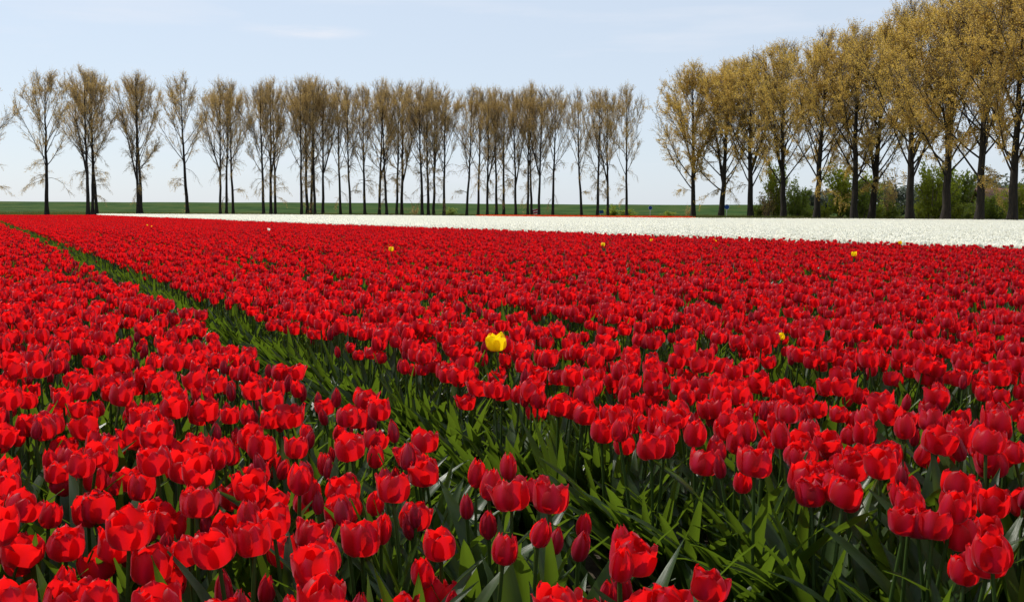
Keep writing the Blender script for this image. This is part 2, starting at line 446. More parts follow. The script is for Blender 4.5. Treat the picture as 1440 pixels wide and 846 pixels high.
def leaf_geo(length, width, rise, arch, seed, nu=5, nt=9, droop=0.0):
    """lance-shaped channelled leaf growing along +X from the stem foot"""
    rg = random.Random(seed)
    t = np.linspace(0, 1, nt)
    a = rise - arch * t ** 1.5 - droop * t ** 3
    dx, dz = np.cos(a), np.sin(a)
    ds = length / (nt - 1)
    x = np.concatenate([[0], np.cumsum((dx[1:] + dx[:-1]) / 2 * ds)]); z = np.concatenate([[0], np.cumsum((dz[1:] + dz[:-1]) / 2 * ds)])
    w = width * np.sin(np.pi * np.clip(0.10 + 0.90 * t, 0, 1) ** 0.72) ** 0.8
    w = np.maximum(w, 0.0006)
    tw, ph = rg.uniform(-.7, .7), rg.uniform(0, 6.28)
    s = np.linspace(-1, 1, nu)
    vs, uv = [], []
    for j in range(nt):
        ca, sa = math.cos(tw * t[j]), math.sin(tw * t[j])
        fold = 0.55 * (1 - 0.6 * t[j])
        for i in range(nu):
            yy = s[i] * w[j] / 2 * (1 - 0.15 * fold)
            nn = abs(s[i]) ** 1.5 * w[j] / 2 * fold + 0.0022 * math.sin(ph + 9 * t[j] + 2 * s[i]) * abs(s[i])
            yy, nn = yy * ca - nn * sa, yy * sa + nn * ca
            vs.append((x[j] - math.sin(a[j]) * nn, yy + .01 * tw * t[j] ** 2, z[j] + math.cos(a[j]) * nn))
            uv.append(((s[i] + 1) / 2, t[j]))
    return Geo().put(vs, grid_faces(nu, nt), uv, 'leaf')

def rot_to(d, spin):
    return (Vector((0, 0, 1)).rotation_difference(Vector(d).normalized()).to_matrix() @ Matrix.Rotation(spin, 3, 'Z')).to_4x4()

# every kind of flower: name -> (openness, petal material)
KINDS = {'blown': (1.35, 'red'), 'open': (0.98, 'red'), 'cup': (0.75, 'red'), 'half': (0.46, 'red'), 'loose': (0.22, 'red'), 'bud': (0.0, 'bud')}
def whole_tulip(kind, seed, lod, mat=None, leaves=True):
    """one merged tulip, foot at the origin, for the mass of the field"""
    rg = random.Random(seed)
    o, m = KINDS[kind]
    m = mat or m
    o = min(1.5, max(0, o + rg.uniform(-.12, .12)))
    nu, nt = {1: (5, 6), 2: (3, 4), 3: (3, 3)}[lod]
    g = Geo()
    h = FLOWER_Z - .062 + rg.uniform(-.035, .03)
    if kind == 'bud': h -= .02
    lx, ly = rg.uniform(-.04, .04), rg.uniform(-.04, .04)
    p = stem_path(h, lx, ly)
    d = p[-1] - p[-2]
    fm = Matrix.Translation(p[-1]) @ rot_to(d, rg.uniform(0, 6.28)) @ Matrix.Diagonal((*[rg.uniform(.77, .98)] * 3, 1))
    turns = petal_turns(seed, o)
    for k, pg in enumerate(flower_geo(o, seed, nu, nt, m)):
        if lod == 3 and k % 2 == 1 and o > 0.3 and m != 'white': continue
        g.merge(pg, fm @ Euler(turns[k]).to_matrix().to_4x4())
    if lod < 3: g.merge(stem_geo(h, lx, ly, 5 if lod == 1 else 3, 4 if lod == 1 else 3))
    if leaves:
        for k in range(1 if m == 'white' else 3 if lod < 3 else 2):
            lg = leaf_geo(rg.uniform(.28, .41), rg.uniform(.034, .056), rg.uniform(1.08, 1.45), rg.uniform(.05, .8), seed * 9 + k, 3, {1: 6, 2: 4, 3: 3}[lod])
            g.merge(lg, Matrix.Translation((0, 0, rg.uniform(.0, .07))) @ Matrix.Rotation(rg.uniform(0, 6.28), 4, 'Z'))
    return g
def leaf_tuft(seed, n, lod, lo=.14, hi=.27):
    rg = random.Random(seed); g = Geo()
    for k in range(n):
        lg = leaf_geo(rg.uniform(lo, hi), rg.uniform(.032, .055), rg.uniform(.7, 1.35), rg.uniform(.1, .8), seed * 7 + k, 3, 6 if lod == 1 else 4)
        g.merge(lg, Matrix.Translation((rg.uniform(-.04, .04), rg.uniform(-.04, .04), 0)) @ Matrix.Rotation(rg.uniform(0, 6.28), 4, 'Z'))
    return g
def patch(seed, mat, kinds, size, n):
    rg = random.Random(seed); g = Geo()
    lows = [whole_tulip(rg.choice(kinds), seed * 50 + k, 3, mat if mat != 'red' else None) for k in range(6)]
    for k in range(n):
        g.merge(lows[k % 6], Matrix.Translation((rg.uniform(-size, size) / 2, rg.uniform(-size, size) / 2, 0)) @ Matrix.Rotation(rg.uniform(0, 6.28), 4, 'Z') @ Matrix.Diagonal((1, 1, rg.uniform(.93, 1.07), 1)))
    return g

# ------------------------------------------------------------------ scatter by geometry nodes (only for the uncountable mass)
def scatter_object(name, label, cat, pts, rot, scl, idx, protos):
    me = bpy.data.meshes.new(name)
    me.from_pydata(np.asarray(pts, float).tolist(), [], [])
    for an, typ, field, dat in (('rot', 'FLOAT_VECTOR', 'vector', rot), ('scl', 'FLOAT', 'value', scl), ('idx', 'INT', 'value', idx)):
        at = me.attributes.new(an, typ, 'POINT')
        at.data.foreach_set(field, np.asarray(dat, np.int32 if typ == 'INT' else np.float32).ravel())
    o = link(name, me)
    tag(o, label, cat, kind='stuff')
    ng = bpy.data.node_groups.new(name + '_scatter', 'GeometryNodeTree')
    ng.interface.new_socket('Geometry', in_out='INPUT', socket_type='NodeSocketGeometry')
    ng.interface.new_socket('Geometry', in_out='OUTPUT', socket_type='NodeSocketGeometry')
    N, K = ng.nodes, ng.links
    gi, go = N.new('NodeGroupInput'), N.new('NodeGroupOutput')
    join = N.new('GeometryNodeJoinGeometry')
    def named(nm, typ):
        n = N.new('GeometryNodeInputNamedAttribute'); n.data_type = typ; n.inputs['Name'].default_value = nm
        return n.outputs['Attribute']
    ar, asc, ai = named('rot', 'FLOAT_VECTOR'), named('scl', 'FLOAT'), named('idx', 'INT')
    e2r = N.new('FunctionNodeEulerToRotation'); K.new(ar, e2r.inputs[0])
    for k, me_p in enumerate(protos):
        po = bpy.data.objects.new(name + '_shape', me_p)
        oi = N.new('GeometryNodeObjectInfo'); oi.inputs['Object'].default_value = po; oi.inputs['As Instance'].default_value = False
        cp = N.new('FunctionNodeCompare'); cp.data_type = 'INT'; cp.operation = 'EQUAL'
        K.new(ai, cp.inputs[2]); cp.inputs[3].default_value = k
        ip = N.new('GeometryNodeInstanceOnPoints')
        K.new(gi.outputs[0], ip.inputs['Points']); K.new(cp.outputs[0], ip.inputs['Selection'])
        K.new(oi.outputs['Geometry'], ip.inputs['Instance'])
        K.new(e2r.outputs[0], ip.inputs['Rotation']); K.new(asc, ip.inputs['Scale'])
        K.new(ip.outputs[0], join.inputs[0])
    K.new(join.outputs[0], go.inputs[0])
    md = o.modifiers.new('scatter', 'NODES'); md.node_group = ng
    return o

# ------------------------------------------------------------------ where every tulip stands
rs = np.random.RandomState(11)
PITCH_V = 1.45
def bed_rows():
    """row offsets v of the planted rows, bed by bed (a wider leafy path lies between the first two beds)"""
    out = []
    for r_ in np.arange(-0.30, 0.985, 0.0975): out.append((r_, 0))
    start = 1.445
    for b in range(1, 120):
        lo, hi = start + (b - 1) * PITCH_V, start + (b - 1) * PITCH_V + PITCH_V - (0.40 if b < 4 else 0.30)
        for r_ in np.linspace(lo, hi, 12): out.append((r_, b))
    return out
def world_uv(u, v): return np.stack([u * UD[0] + v * VD[0], u * UD[1] + v * VD[1]], 1)
def in_view(P, z, mx, my):
    x, y, w = project(np.column_stack([P, np.full(len(P), z)]))
    m_ = mx + 1.6 * FPX / np.maximum(w, .3)
    return (w > 0.3) & (x > -m_) & (x < W + m_) & (y < H_PX + my + .5 * FPX / np.maximum(w, .3))
ROWS = bed_rows()
P_all, V_all, B_all = [], [], []
for v, b in ROWS:
    u = np.arange(-2, 48, 0.078)
    u = u + rs.normal(0, .040, len(u))
    vv = v + rs.normal(0, .034, len(u))
    vv = np.minimum(vv, .985 - .03 * rs.rand(len(u))) if b == 0 else np.maximum(vv, 1.43 + .03 * rs.rand(len(u)))   # clean bed edges
    P = world_uv(u, vv)
    D = np.hypot(P[:, 0], P[:, 1])
    k = (P[:, 1] > 0.95) & (D < 33) & inside(P, red_poly) & in_view(P, FLOWER_Z, 260, 420)
    P_all.append(P[k]); V_all.append(vv[k]); B_all.append(np.full(k.sum(), b))
P_all, V_all, B_all = np.concatenate(P_all), np.concatenate(V_all), np.concatenate(B_all)
def lump(P, f, s):
    return (np.sin(P[:, 0] * f + s) * np.cos(P[:, 1] * f * 1.13 + 2.1 * s) + np.sin(P[:, 0] * f * 2.3 + 1.7 * s + P[:, 1] * f * 1.9) * .6)
D_all = np.hypot(P_all[:, 0], P_all[:, 1])
nearpath = (B_all == 0) & (V_all > .55)
keep_p = np.where(D_all > 8, .88, .98) - 0.12 * (lump(P_all, 2.1, .7) > .6) - 0.30 * (lump(P_all, 5.3, 1.9) > np.where(D_all > 5, .85, 1.25)) - 0.08 * nearpath - 0.04 * (B_all == 0)
k = rs.rand(len(P_all)) < keep_p
P_all, V_all, B_all, D_all, nearpath = P_all[k], V_all[k], B_all[k], D_all[k], nearpath[k]
pbud = np.where(D_all > 8, .06, 0) + np.where(nearpath, 0.19, 0.02) + np.where((B_all == 0) & ~nearpath, .05, 0) + 0.06 + 0.10 * (lump(P_all, 1.3, 2.2) > .6)
rr = rs.rand(len(P_all))
kind_all = np.where(rr < pbud, 'bud', np.where(rr < pbud + .10 + .14 * nearpath, 'loose', np.where(rr < .42 + .1 * nearpath, 'half', np.where(rr < .74, 'cup', np.where(rr < .94, 'open', 'blown')))))
STRAYS = [(697, 484), (550, 350), (848, 343.5), (916, 338), (1005, 338.5), (1201, 357), (1266, 341), (378, 322.5)]
for px, py in STRAYS:                                  # nothing grows right in front of the strays
    q = on_plane(px, py, FLOWER_Z + .03)
    dq = np.array([q.x, q.y]); ln = np.hypot(*dq); dq /= ln
    al = P_all @ dq - ln; la = np.abs(P_all @ np.array([dq[1], -dq[0]]))
    ok = ~((la < .07) & (al > -.36 - .06 * ln) & (al < .08))
    P_all, V_all, B_all, D_all, nearpath, kind_all = P_all[ok], V_all[ok], B_all[ok], D_all[ok], nearpath[ok], kind_all[ok]
xs, ys, ws = project(np.column_stack([P_all, np.full(len(P_all), .42)]))
inframe = (xs > -25) & (xs < W + 25) & (ys < H_PX + 40)
order = np.argsort(np.where(inframe, ws, 1e9))
near_ids = order[:300]
is_near = np.zeros(len(P_all), bool); is_near[near_ids] = True

# ---- the 300 tulips that show largest: a thing each, with stem, leaves and a flower of six petals
petal_lib, flower_turns = {}, {}
for kd, (o, m) in KINDS.items():
    for q in range(6):
        s_ = sum(map(ord, kd)) * 10 + q
        rg = random.Random(s_)
        oo = min(1.5, max(0, o + rg.uniform(-.12, .12)))
        petal_lib[kd, q] = [pg.mesh('petal') for pg in flower_geo(oo, s_, 7, 9, m)]
        flower_turns[kd, q] = oo
PISTIL = pistil_geo().mesh('flower_heart')
STEMS = []
for q in range(10):
    rg = random.Random(900 + q)
    h = FLOWER_Z - .064 + rg.uniform(-.03, .03)
    lx, ly = rg.uniform(-.038, .038), rg.uniform(-.038, .038)
    p = stem_path(h, lx, ly); d = p[-1] - p[-2]
    STEMS.append((stem_geo(h, lx, ly, 8, 6).mesh('stem'), p[-1], d))
LEAVES = [leaf_geo(random.Random(300 + q).uniform(.29, .42), random.Random(320 + q).uniform(.036, .056), random.Random(340 + q).uniform(1.12, 1.46), random.Random(360 + q).uniform(.05, .75), 380 + q, 5, 10).mesh('leaf') for q in range(9)]
LAX = [leaf_geo(random.Random(400 + q).uniform(.28, .40), random.Random(420 + q).uniform(.044, .072), random.Random(440 + q).uniform(.85, 1.25), random.Random(460 + q).uniform(.1, .75), 480 + q, 5, 10, .2).mesh('leaf') for q in range(7)]

LOOK = {'blown': 'fully blown flaring red tulip', 'open': 'wide open red tulip', 'cup': 'deep cupped red tulip',
        'half': 'half open red tulip', 'loose': 'barely opened slim red tulip', 'bud': 'closed crimson tulip bud'}
PLACE = {(0, True): 'edging the path, opposite the large yellow tulip', (0, False): 'inside the bed facing the large yellow tulip',
         (1, True): 'edging the path, on the large yellow tulip\'s side', (1, False): 'inside the bed of the large yellow tulip'}
def add_flower(t, kd, q, loc, d, spin, scl, petals=None, seed=0):
    rg = random.Random(seed)
    fl = link('flower', PISTIL, t)
    fl.matrix_local = Matrix.Translation(loc) @ rot_to(d, spin) @ Matrix.Diagonal((scl, scl, scl, 1))
    turns = petal_turns(seed, flower_turns[kd, q])
    for k_, me in enumerate(petals or petal_lib[kd, q]):
        link('petal', me, fl, rot=turns[k_])
    return fl
LAST = {}
def add_tulip(name, x, y, kd, seed, rz=None, lean_path=0, hk=1.0, petals=None, scl=None):
    rg = random.Random(seed)
    t = link(name, None, loc=(x, y, 0), rot=(0, 0, rg.uniform(0, 6.28) if rz is None else rz))
    t.empty_display_size = .05
    me, top, d = rg.choice(STEMS)
    zk = rg.uniform(.94 if lean_path else .80, 1.07) if kd != 'bud' else rg.uniform(.82, 1.0)
    if hk != 1.0: zk = hk
    LAST['zk'] = zk
    st = link('stem', me, t, scl=(1, 1, zk))
    q = rg.randrange(6)
    d = Vector((d[0] + rg.uniform(-.015, .015), d[1] + rg.uniform(-.015, .015), d[2] * zk))
    add_flower(t, kd, q, (top[0], top[1], top[2] * zk - .001), d, rg.uniform(0, 6.28), scl or rg.uniform(.78, 1.03), petals, seed)
    for k_ in range(3):
        link('leaf', rg.choice(LEAVES), t, loc=(0, 0, rg.uniform(.004, .08)), rot=(0, 0, rg.uniform(0, 6.28)), scl=rg.uniform(.85, 1.15))
    for k_ in range(lean_path):
        a = math.pi + ROW_A + rg.uniform(-1.3, 1.3)          # towards the path
        link('leaf', rg.choice(LAX), t, loc=(0, 0, rg.uniform(.004, .06)), rot=(0, 0, a - t.rotation_euler.z), scl=rg.uniform(.9, 1.2))
    return t
for n_, i in enumerate(near_ids):
    kd, b = str(kind_all[i]), int(B_all[i])
    edge = b == 1 and V_all[i] < 1.78
    t = add_tulip('red_tulip' if kd != 'bud' else 'tulip_bud', P_all[i, 0], P_all[i, 1], kd, 5000 + n_, lean_path=(3 if V_all[i] < 1.62 else 2) if edge else 0)
    place = PLACE.get((b, bool(abs(V_all[i] - 1.19) < .42)), 'in the next bed beyond the large yellow tulip')
    size = 'low ' if LAST['zk'] < .88 else 'tall ' if LAST['zk'] > .99 else ''
    tag(t, size + LOOK[kd] + ' ' + place, 'tulip' if kd != 'bud' else 'tulip bud', 'red tulips planted in rows, nearest ones')

# ---- tulip plants without flowers along the leafy path
for n_ in range(100):
    rg = random.Random(7000 + n_)
    u, v = rg.uniform(.4, 3.8), rg.uniform(.98, 1.46)
    x, y = world_uv(np.array([u]), np.array([v]))[0]
    if y < 1.0: continue
    t = link('tulip_plant', None, loc=(x, y, 0), rot=(0, 0, rg.uniform(0, 6.28)))
    for k_ in range(rg.choice((3, 4, 5))):
        link('leaf', rg.choice(LAX), t, loc=(rg.uniform(-.02, .02), rg.uniform(-.02, .02), .003), rot=(0, 0, rg.uniform(0, 6.28)), scl=rg.uniform(.55, .95))
    tag(t, 'low tulip plant with leaves only on the leafy path between the red beds', 'plant', 'flowerless tulip plants on the path')

# ---- the rest of the red field as one mass
protos, class_of = [], {}
for kd, cnt in (('blown', 2), ('open', 4), ('cup', 4), ('half', 4), ('loose', 2), ('bud', 2)):
    for lod in (1, 2):
        class_of[kd, lod] = list(range(len(protos), len(protos) + cnt))
        protos += [whole_tulip(kd, 100 * lod + 17 * q + len(kd) * 3, lod).mesh('tulip_shape') for q in range(cnt)]
class_of['patch'] = list(range(len(protos), len(protos) + 4))
protos += [patch(60 + q, 'red', ['open', 'cup', 'half', 'half', 'loose', 'bud', 'bud'], .62, 24).mesh('tulip_patch') for q in range(4)]
class_of['tuft'] = list(range(len(protos), len(protos) + 4))
protos += [leaf_tuft(70 + q, 5, 1).mesh('leaf_tuft') for q in range(4)]
pts, rot, scl, idx = [], [], [], []
def put_point(x, y, z, r_, s_, i_):
    pts.append((x, y, z)); rot.append(r_); scl.append(s_); idx.append(i_)
for i in np.where(~is_near)[0]:
    cl = class_of[str(kind_all[i]), 1 if D_all[i] < 9 else 2]
    put_point(P_all[i, 0], P_all[i, 1], 0, (rs.normal(0, .06), rs.normal(0, .06), rs.uniform(0, 6.28)), rs.uniform(.84, 1.07), cl[rs.randint(len(cl))])
# far part in patches, bed by bed
for b in range(-8, 90):
    for v in (np.arange(-0.25, 1.0, .42) if b == 0 else 1.445 + (b - 1) * PITCH_V + np.array([.2, .63, 1.06]) if b > 0 else []):
        u = np.arange(10, 175, .40)
        vv = v + rs.normal(0, .04, len(u)); u = u + rs.normal(0, .08, len(u))
        P = world_uv(u, vv); D = np.hypot(P[:, 0], P[:, 1])
        kk = (D >= 33) & inside(P, red_poly) & in_view(P, FLOWER_Z, 120, 10)
        for x, y in P[kk]:
            if rs.rand() < .10: continue
            put_point(x, y, 0, (0, 0, rs.uniform(0, 6.28)), rs.uniform(.90, 1.06), class_of['patch'][rs.randint(4)])
# low leaves: on the leafy path and thinly in the narrow gaps between beds
for (v0, v1, dens, dmax) in [(.95, 1.46, 60, 110)] + [(1.445 + j * PITCH_V - .17, 1.445 + j * PITCH_V - .02, 24, 26) for j in range(1, 14)]:
    n = int((v1 - v0) * 110 * dens)
    P = world_uv(rs.uniform(.3, 110, n), rs.uniform(v0, v1, n)); D = np.hypot(P[:, 0], P[:, 1])
    kk = (P[:, 1] > 1.0) & (D > 3.2) & (D < dmax) & inside(P, red_poly) & in_view(P, .2, 200, 300)
    for x, y in P[kk]:
        put_point(x, y, 0, (0, 0, rs.uniform(0, 6.28)), rs.uniform(.7, 1.15), class_of['tuft'][rs.randint(4)])
# upright leaves along the border with the white strip, and lush leaves of the bed edge over the path
for a, b_ in zip(EDGE[:-1], EDGE[1:]):
    n = int(min(500, (b_ - a).length * 14))
    for k_ in range(n):
        p = a.lerp(b_, rs.rand()); D = math.hypot(p.x, p.y)
        put_point(p.x + rs.normal(0, .12), p.y + rs.normal(0, .12) + .15, 0, (0, 0, rs.uniform(0, 6.28)), rs.uniform(1.3, 1.95), class_of['tuft'][rs.randint(4)])
for k_ in range(2600):
    u_, v_ = 2.2 + 60 * rs.rand() ** 1.8, 1.40 + abs(rs.normal(0, .09))
    x, y = u_ * UD[0] + v_ * VD[0], u_ * UD[1] + v_ * VD[1]
    if math.hypot(x, y) > 3.0: put_point(x, y, 0, (0, 0, rs.uniform(0, 6.28)), rs.uniform(1.1, 1.6), class_of['tuft'][rs.randint(4)])
scatter_object('red_tulip_field', 'mass of red tulips and their leaves filling the field up to the white strip', 'tulip field', pts, rot, scl, idx, protos)

# ------------------------------------------------------------------ white tulips
protos_w = [whole_tulip(kd, 40 + q, 2, 'white').mesh('tulip_shape') for q, kd in enumerate(('open', 'cup', 'cup', 'half', 'open'))]
protos_w += [patch(80 + q, 'white', ['open', 'cup', 'cup', 'open', 'open'], .62, 40).mesh('tulip_patch') for q in range(4)]
Pw = []
for v in np.arange(4, 60, .100):
    u = np.arange(-10, 60, .092)
    u = u + rs.normal(0, .03, len(u)); vv = v + rs.normal(0, .03, len(u))
    P = world_uv(u, vv); D = np.hypot(P[:, 0], P[:, 1])
    kk = (D < 38) & inside(P, white_poly) & in_view(P, FLOWER_Z, 60, 10)
    Pw.append(P[kk])
Pw = np.concatenate(Pw)
# keep a bare strip between the two colours
edge_np = np.array([(p.x, p.y) for p in EDGE])
def dist_edge(P):
    best = np.full(len(P), 1e9)
    for a, b in zip(edge_np[:-1], edge_np[1:]):
        ab = b - a
        tt = np.clip(((P - a) @ ab) / (ab @ ab), 0, 1)
        best = np.minimum(best, np.hypot(*(P - a - tt[:, None] * ab).T))
    return best
Pw = Pw[dist_edge(Pw) > .35]
Pw = Pw[rs.rand(len(Pw)) < .96]
xw, yw, ww = project(np.column_stack([Pw, np.full(len(Pw), .45)]))
fr = (xw > 2) & (xw < W - 2)
ow = np.argsort(np.where(fr, ww, 1e9))
near_w = set(ow[:300].tolist())
WF, WS, WL = [], [], []
for q, kd in enumerate(('open', 'cup', 'cup', 'half')):
    o = KINDS[kd][0]; gg = Geo(); turns = petal_turns(q + 55, o)
    for k_, pg in enumerate(flower_geo(o, 55 + q, 3, 5, 'white')): gg.merge(pg, Euler(turns[k_]).to_matrix().to_4x4())
    WF.append(gg.mesh('flower'))
WSG = stem_geo(.40, .015, .01, 4, 4); WS = WSG.mesh('stem')
WL = [leaf_geo(.27, .045, 1.25, .5, 950 + q, 3, 5).mesh('leaf') for q in range(3)]
for n_, i in enumerate(ow[:300]):
    rg = random.Random(9000 + n_)
    t = link('white_tulip', None, loc=(Pw[i, 0], Pw[i, 1], 0), rot=(0, 0, rg.uniform(0, 6.28)))
    zk = rg.uniform(.95, 1.1)
    link('stem', WS, t, scl=(1, 1, zk))
    link('flower', rg.choice(WF), t, loc=(.015, .01, .398 * zk), rot=(rg.uniform(-.1, .1), rg.uniform(-.1, .1), 0), scl=rg.uniform(1.0, 1.15))
    for k_ in range(2): link('leaf', rg.choice(WL), t, rot=(0, 0, k_ * 3 + rg.uniform(-.5, .5)))
    tag(t, 'white tulip at the front edge of the white strip beside the red field', 'tulip', 'white tulips at the edge of the white strip')
pts, rot, scl, idx = [], [], [], []
for i in range(len(Pw)):
    if i in near_w: continue
    put_point(Pw[i, 0], Pw[i, 1], 0, (rs.normal(0, .06), rs.normal(0, .06), rs.uniform(0, 6.28)), rs.uniform(.98, 1.12), rs.randint(5))
for v in np.arange(3, 140, .40):
    u = np.arange(-40, 190, .40)
    u = u + rs.normal(0, .06, len(u)); vv = v + rs.normal(0, .06, len(u))
    P = world_uv(u, vv); D = np.hypot(P[:, 0], P[:, 1])
    kk = (D >= 38) & inside(P, white_poly) & in_view(P, FLOWER_Z, 40, 10)
    P = P[kk]; P = P[dist_edge(P) > .45]
    for x, y in P: put_point(x, y, 0, (0, 0, rs.uniform(0, 6.28)), rs.uniform(1.0, 1.1), 5 + rs.randint(4))
scatter_object('white_tulip_field', 'long strip of white tulips between the red field and the trees', 'tulip field', pts, rot, scl, idx, protos_w)

# thin strip of orange red tulips behind the white ones
pa, pb = on_plane(668, 303.6), on_plane(945, 306.0)
dirv = np.array([pb.x - pa.x, pb.y - pa.y]); ln = np.hypot(*dirv); dirv /= ln; nrm = np.array([-dirv[1], dirv[0]])
if nrm[1] < 0: nrm = -nrm
pts, rot, scl, idx = [], [], [], []
for a in np.arange(0, ln, .38):
    for w in np.arange(0.6, 5.0, .42):
        x, y = np.array([pa.x, pa.y]) + dirv * a + nrm * w
        put_point(x, y, 0, (0, 0, rs.uniform(0, 6.28)), rs.uniform(1.16, 1.3), rs.randint(3))
protos_o = [patch(90 + q, 'orange', ['open', 'cup', 'cup', 'open'], .62, 30).mesh('tulip_patch') for q in range(3)]
scatter_object('orange_tulip_field', 'thin strip of orange red tulips behind the white strip', 'tulip field', pts, rot, scl, idx, protos_o)

# ------------------------------------------------------------------ stray tulips of another colour
def stray(px, py, kd, colour, name, label, hk=1.05, scl=1.1, seed=0):
    p = on_plane(px, py, FLOWER_Z + .01 + (hk - 1) * .4)
    pm = [pg.mesh('petal') for pg in flower_geo(KINDS[kd][0], 660 + seed, 7, 9, colour)]
    t = add_tulip(name, p.x, p.y, kd, 8800 + seed, hk=hk, petals=pm, scl=scl)
    fl = [c_ for c_ in t.children if c_.name.startswith('flower')][0]
    off = Matrix.Rotation(t.rotation_euler.z, 3, 'Z') @ (Matrix.LocRotScale(fl.location, fl.rotation_euler, fl.scale) @ Vector((0, 0, .03)))
    p = on_plane(px, py, off.z)
    t.location = (p.x - off.x, p.y - off.y, 0)
    tag(t, label, 'tulip')
    return t
stray(697, 481, 'cup', 'yellow', 'yellow_tulip', 'large wide open yellow tulip alone among red ones beside the leafy path', 1.10, 1.16, 6)
for n_, (px, py, lb) in enumerate([
        (550, 350, 'lone yellow tulip in the red field below the slim far poplars'),
        (848, 343.5, 'brighter yellow tulip in the red field facing the blue board'),
        (916, 338, 'small yellow tulip in line with the small round blue sign on the verge'),
        (1005, 338.5, 'small yellow tulip close to the white strip, in line with the big golden poplars'),
        (1201, 357, 'yellow tulip in the red field in front of the broad golden poplars'),
        (1099, 473, 'half hidden yellow tulip among the red beds beyond the large yellow one'),
        (1266, 341, 'yellow tulip at the very edge of the white strip'),
        (207, 316.5, 'far yellow tulip, one of a pair near the tip of the white strip'),
        (213, 318.5, 'nearer yellow tulip of the pair near the tip of the white strip'),
        (95, 310, 'tiny far yellow tulip near the end of the red field')]):
    stray(px, py, 'cup', 'yellow', 'yellow_tulip', lb, 1.13 if px != 1099 else .98, (.95 if px > 340 else .75) if px != 1099 else .45, 10 + n_)
stray(378, 322.5, 'open', 'white', 'white_tulip', 'single white tulip standing among the red ones', 1.1, 1.0, 40)

# soil clods on the path
g = Geo()
rg = random.Random(21)
for k_ in range(1500):
    u, v = rg.uniform(.5, 5.5), rg.choice((rg.uniform(.98, 1.36), rg.uniform(.6, 1.4)))
    x, y = u * UD[0] + v * VD[0], u * UD[1] + v * VD[1]
    if y < 1.0: continue
    s_ = rg.uniform(.003, .013)
    vs = [(x + s_ * rg.uniform(.6, 1.1) * a, y + s_ * rg.uniform(.6, 1.1) * b, .004 + s_ * (.5 + c * rg.uniform(.4, .7))) for a, b, c in ((1, 0, 0), (0, 1, 0), (-1, 0, 0), (0, -1, 0), (0, 0, 1), (0, 0, -1))]
    g.put(vs, [(0, 1, 4), (1, 2, 4), (2, 3, 4), (3, 0, 4), (1, 0, 5), (2, 1, 5), (3, 2, 5), (0, 3, 5)], None, 'clod')
tag(link('soil_clods', g.mesh('soil_clods', False)), 'dry brown soil crumbs on the leafy path', 'soil', kind='stuff')

# ------------------------------------------------------------------ trees
def grow(p, d, length, steps, up, wob, rg):
    pts_ = [p.copy()]
    d = d / np.linalg.norm(d)
    for k_ in range(steps):
        d = d + np.array([rg.gauss(0, wob), rg.gauss(0, wob), up + rg.gauss(0, wob * .5)])
        d /= np.linalg.norm(d)
        p = p + d * (length / steps)
        pts_.append(p.copy())
    return np.array(pts_)
def perp(d, az):
    x, y = frame_of(d)
    return math.cos(az) * x + math.sin(az) * y
def leaf_quads(TW, ra, spread, reach, size):
    n = len(TW)
    f = ra.uniform(.05, reach, n) * (TW.shape[1] - 1); i = np.minimum(f.astype(int), TW.shape[1] - 2)
    a, b = TW[np.arange(n), i], TW[np.arange(n), i + 1]
    c = a + (b - a) * (f - i)[:, None] + ra.normal(0, spread, (n, 3))
    d = ra.normal(0, 1, (n, 3)); d /= np.linalg.norm(d, axis=1)[:, None]
    x = np.cross(d, ra.normal(0, 1, (n, 3))); x /= np.linalg.norm(x, axis=1)[:, None]
    y = np.cross(d, x); s_ = (size * ra.uniform(.5, 1.25, n))[:, None]
    cv = np.stack([c - x * s_ * .5, c + y * s_ * .32, c + x * s_ * .6, c - y * s_ * .32], 1).reshape(-1, 3)
    return cv, np.arange(4 * n).reshape(-1, 4).tolist()
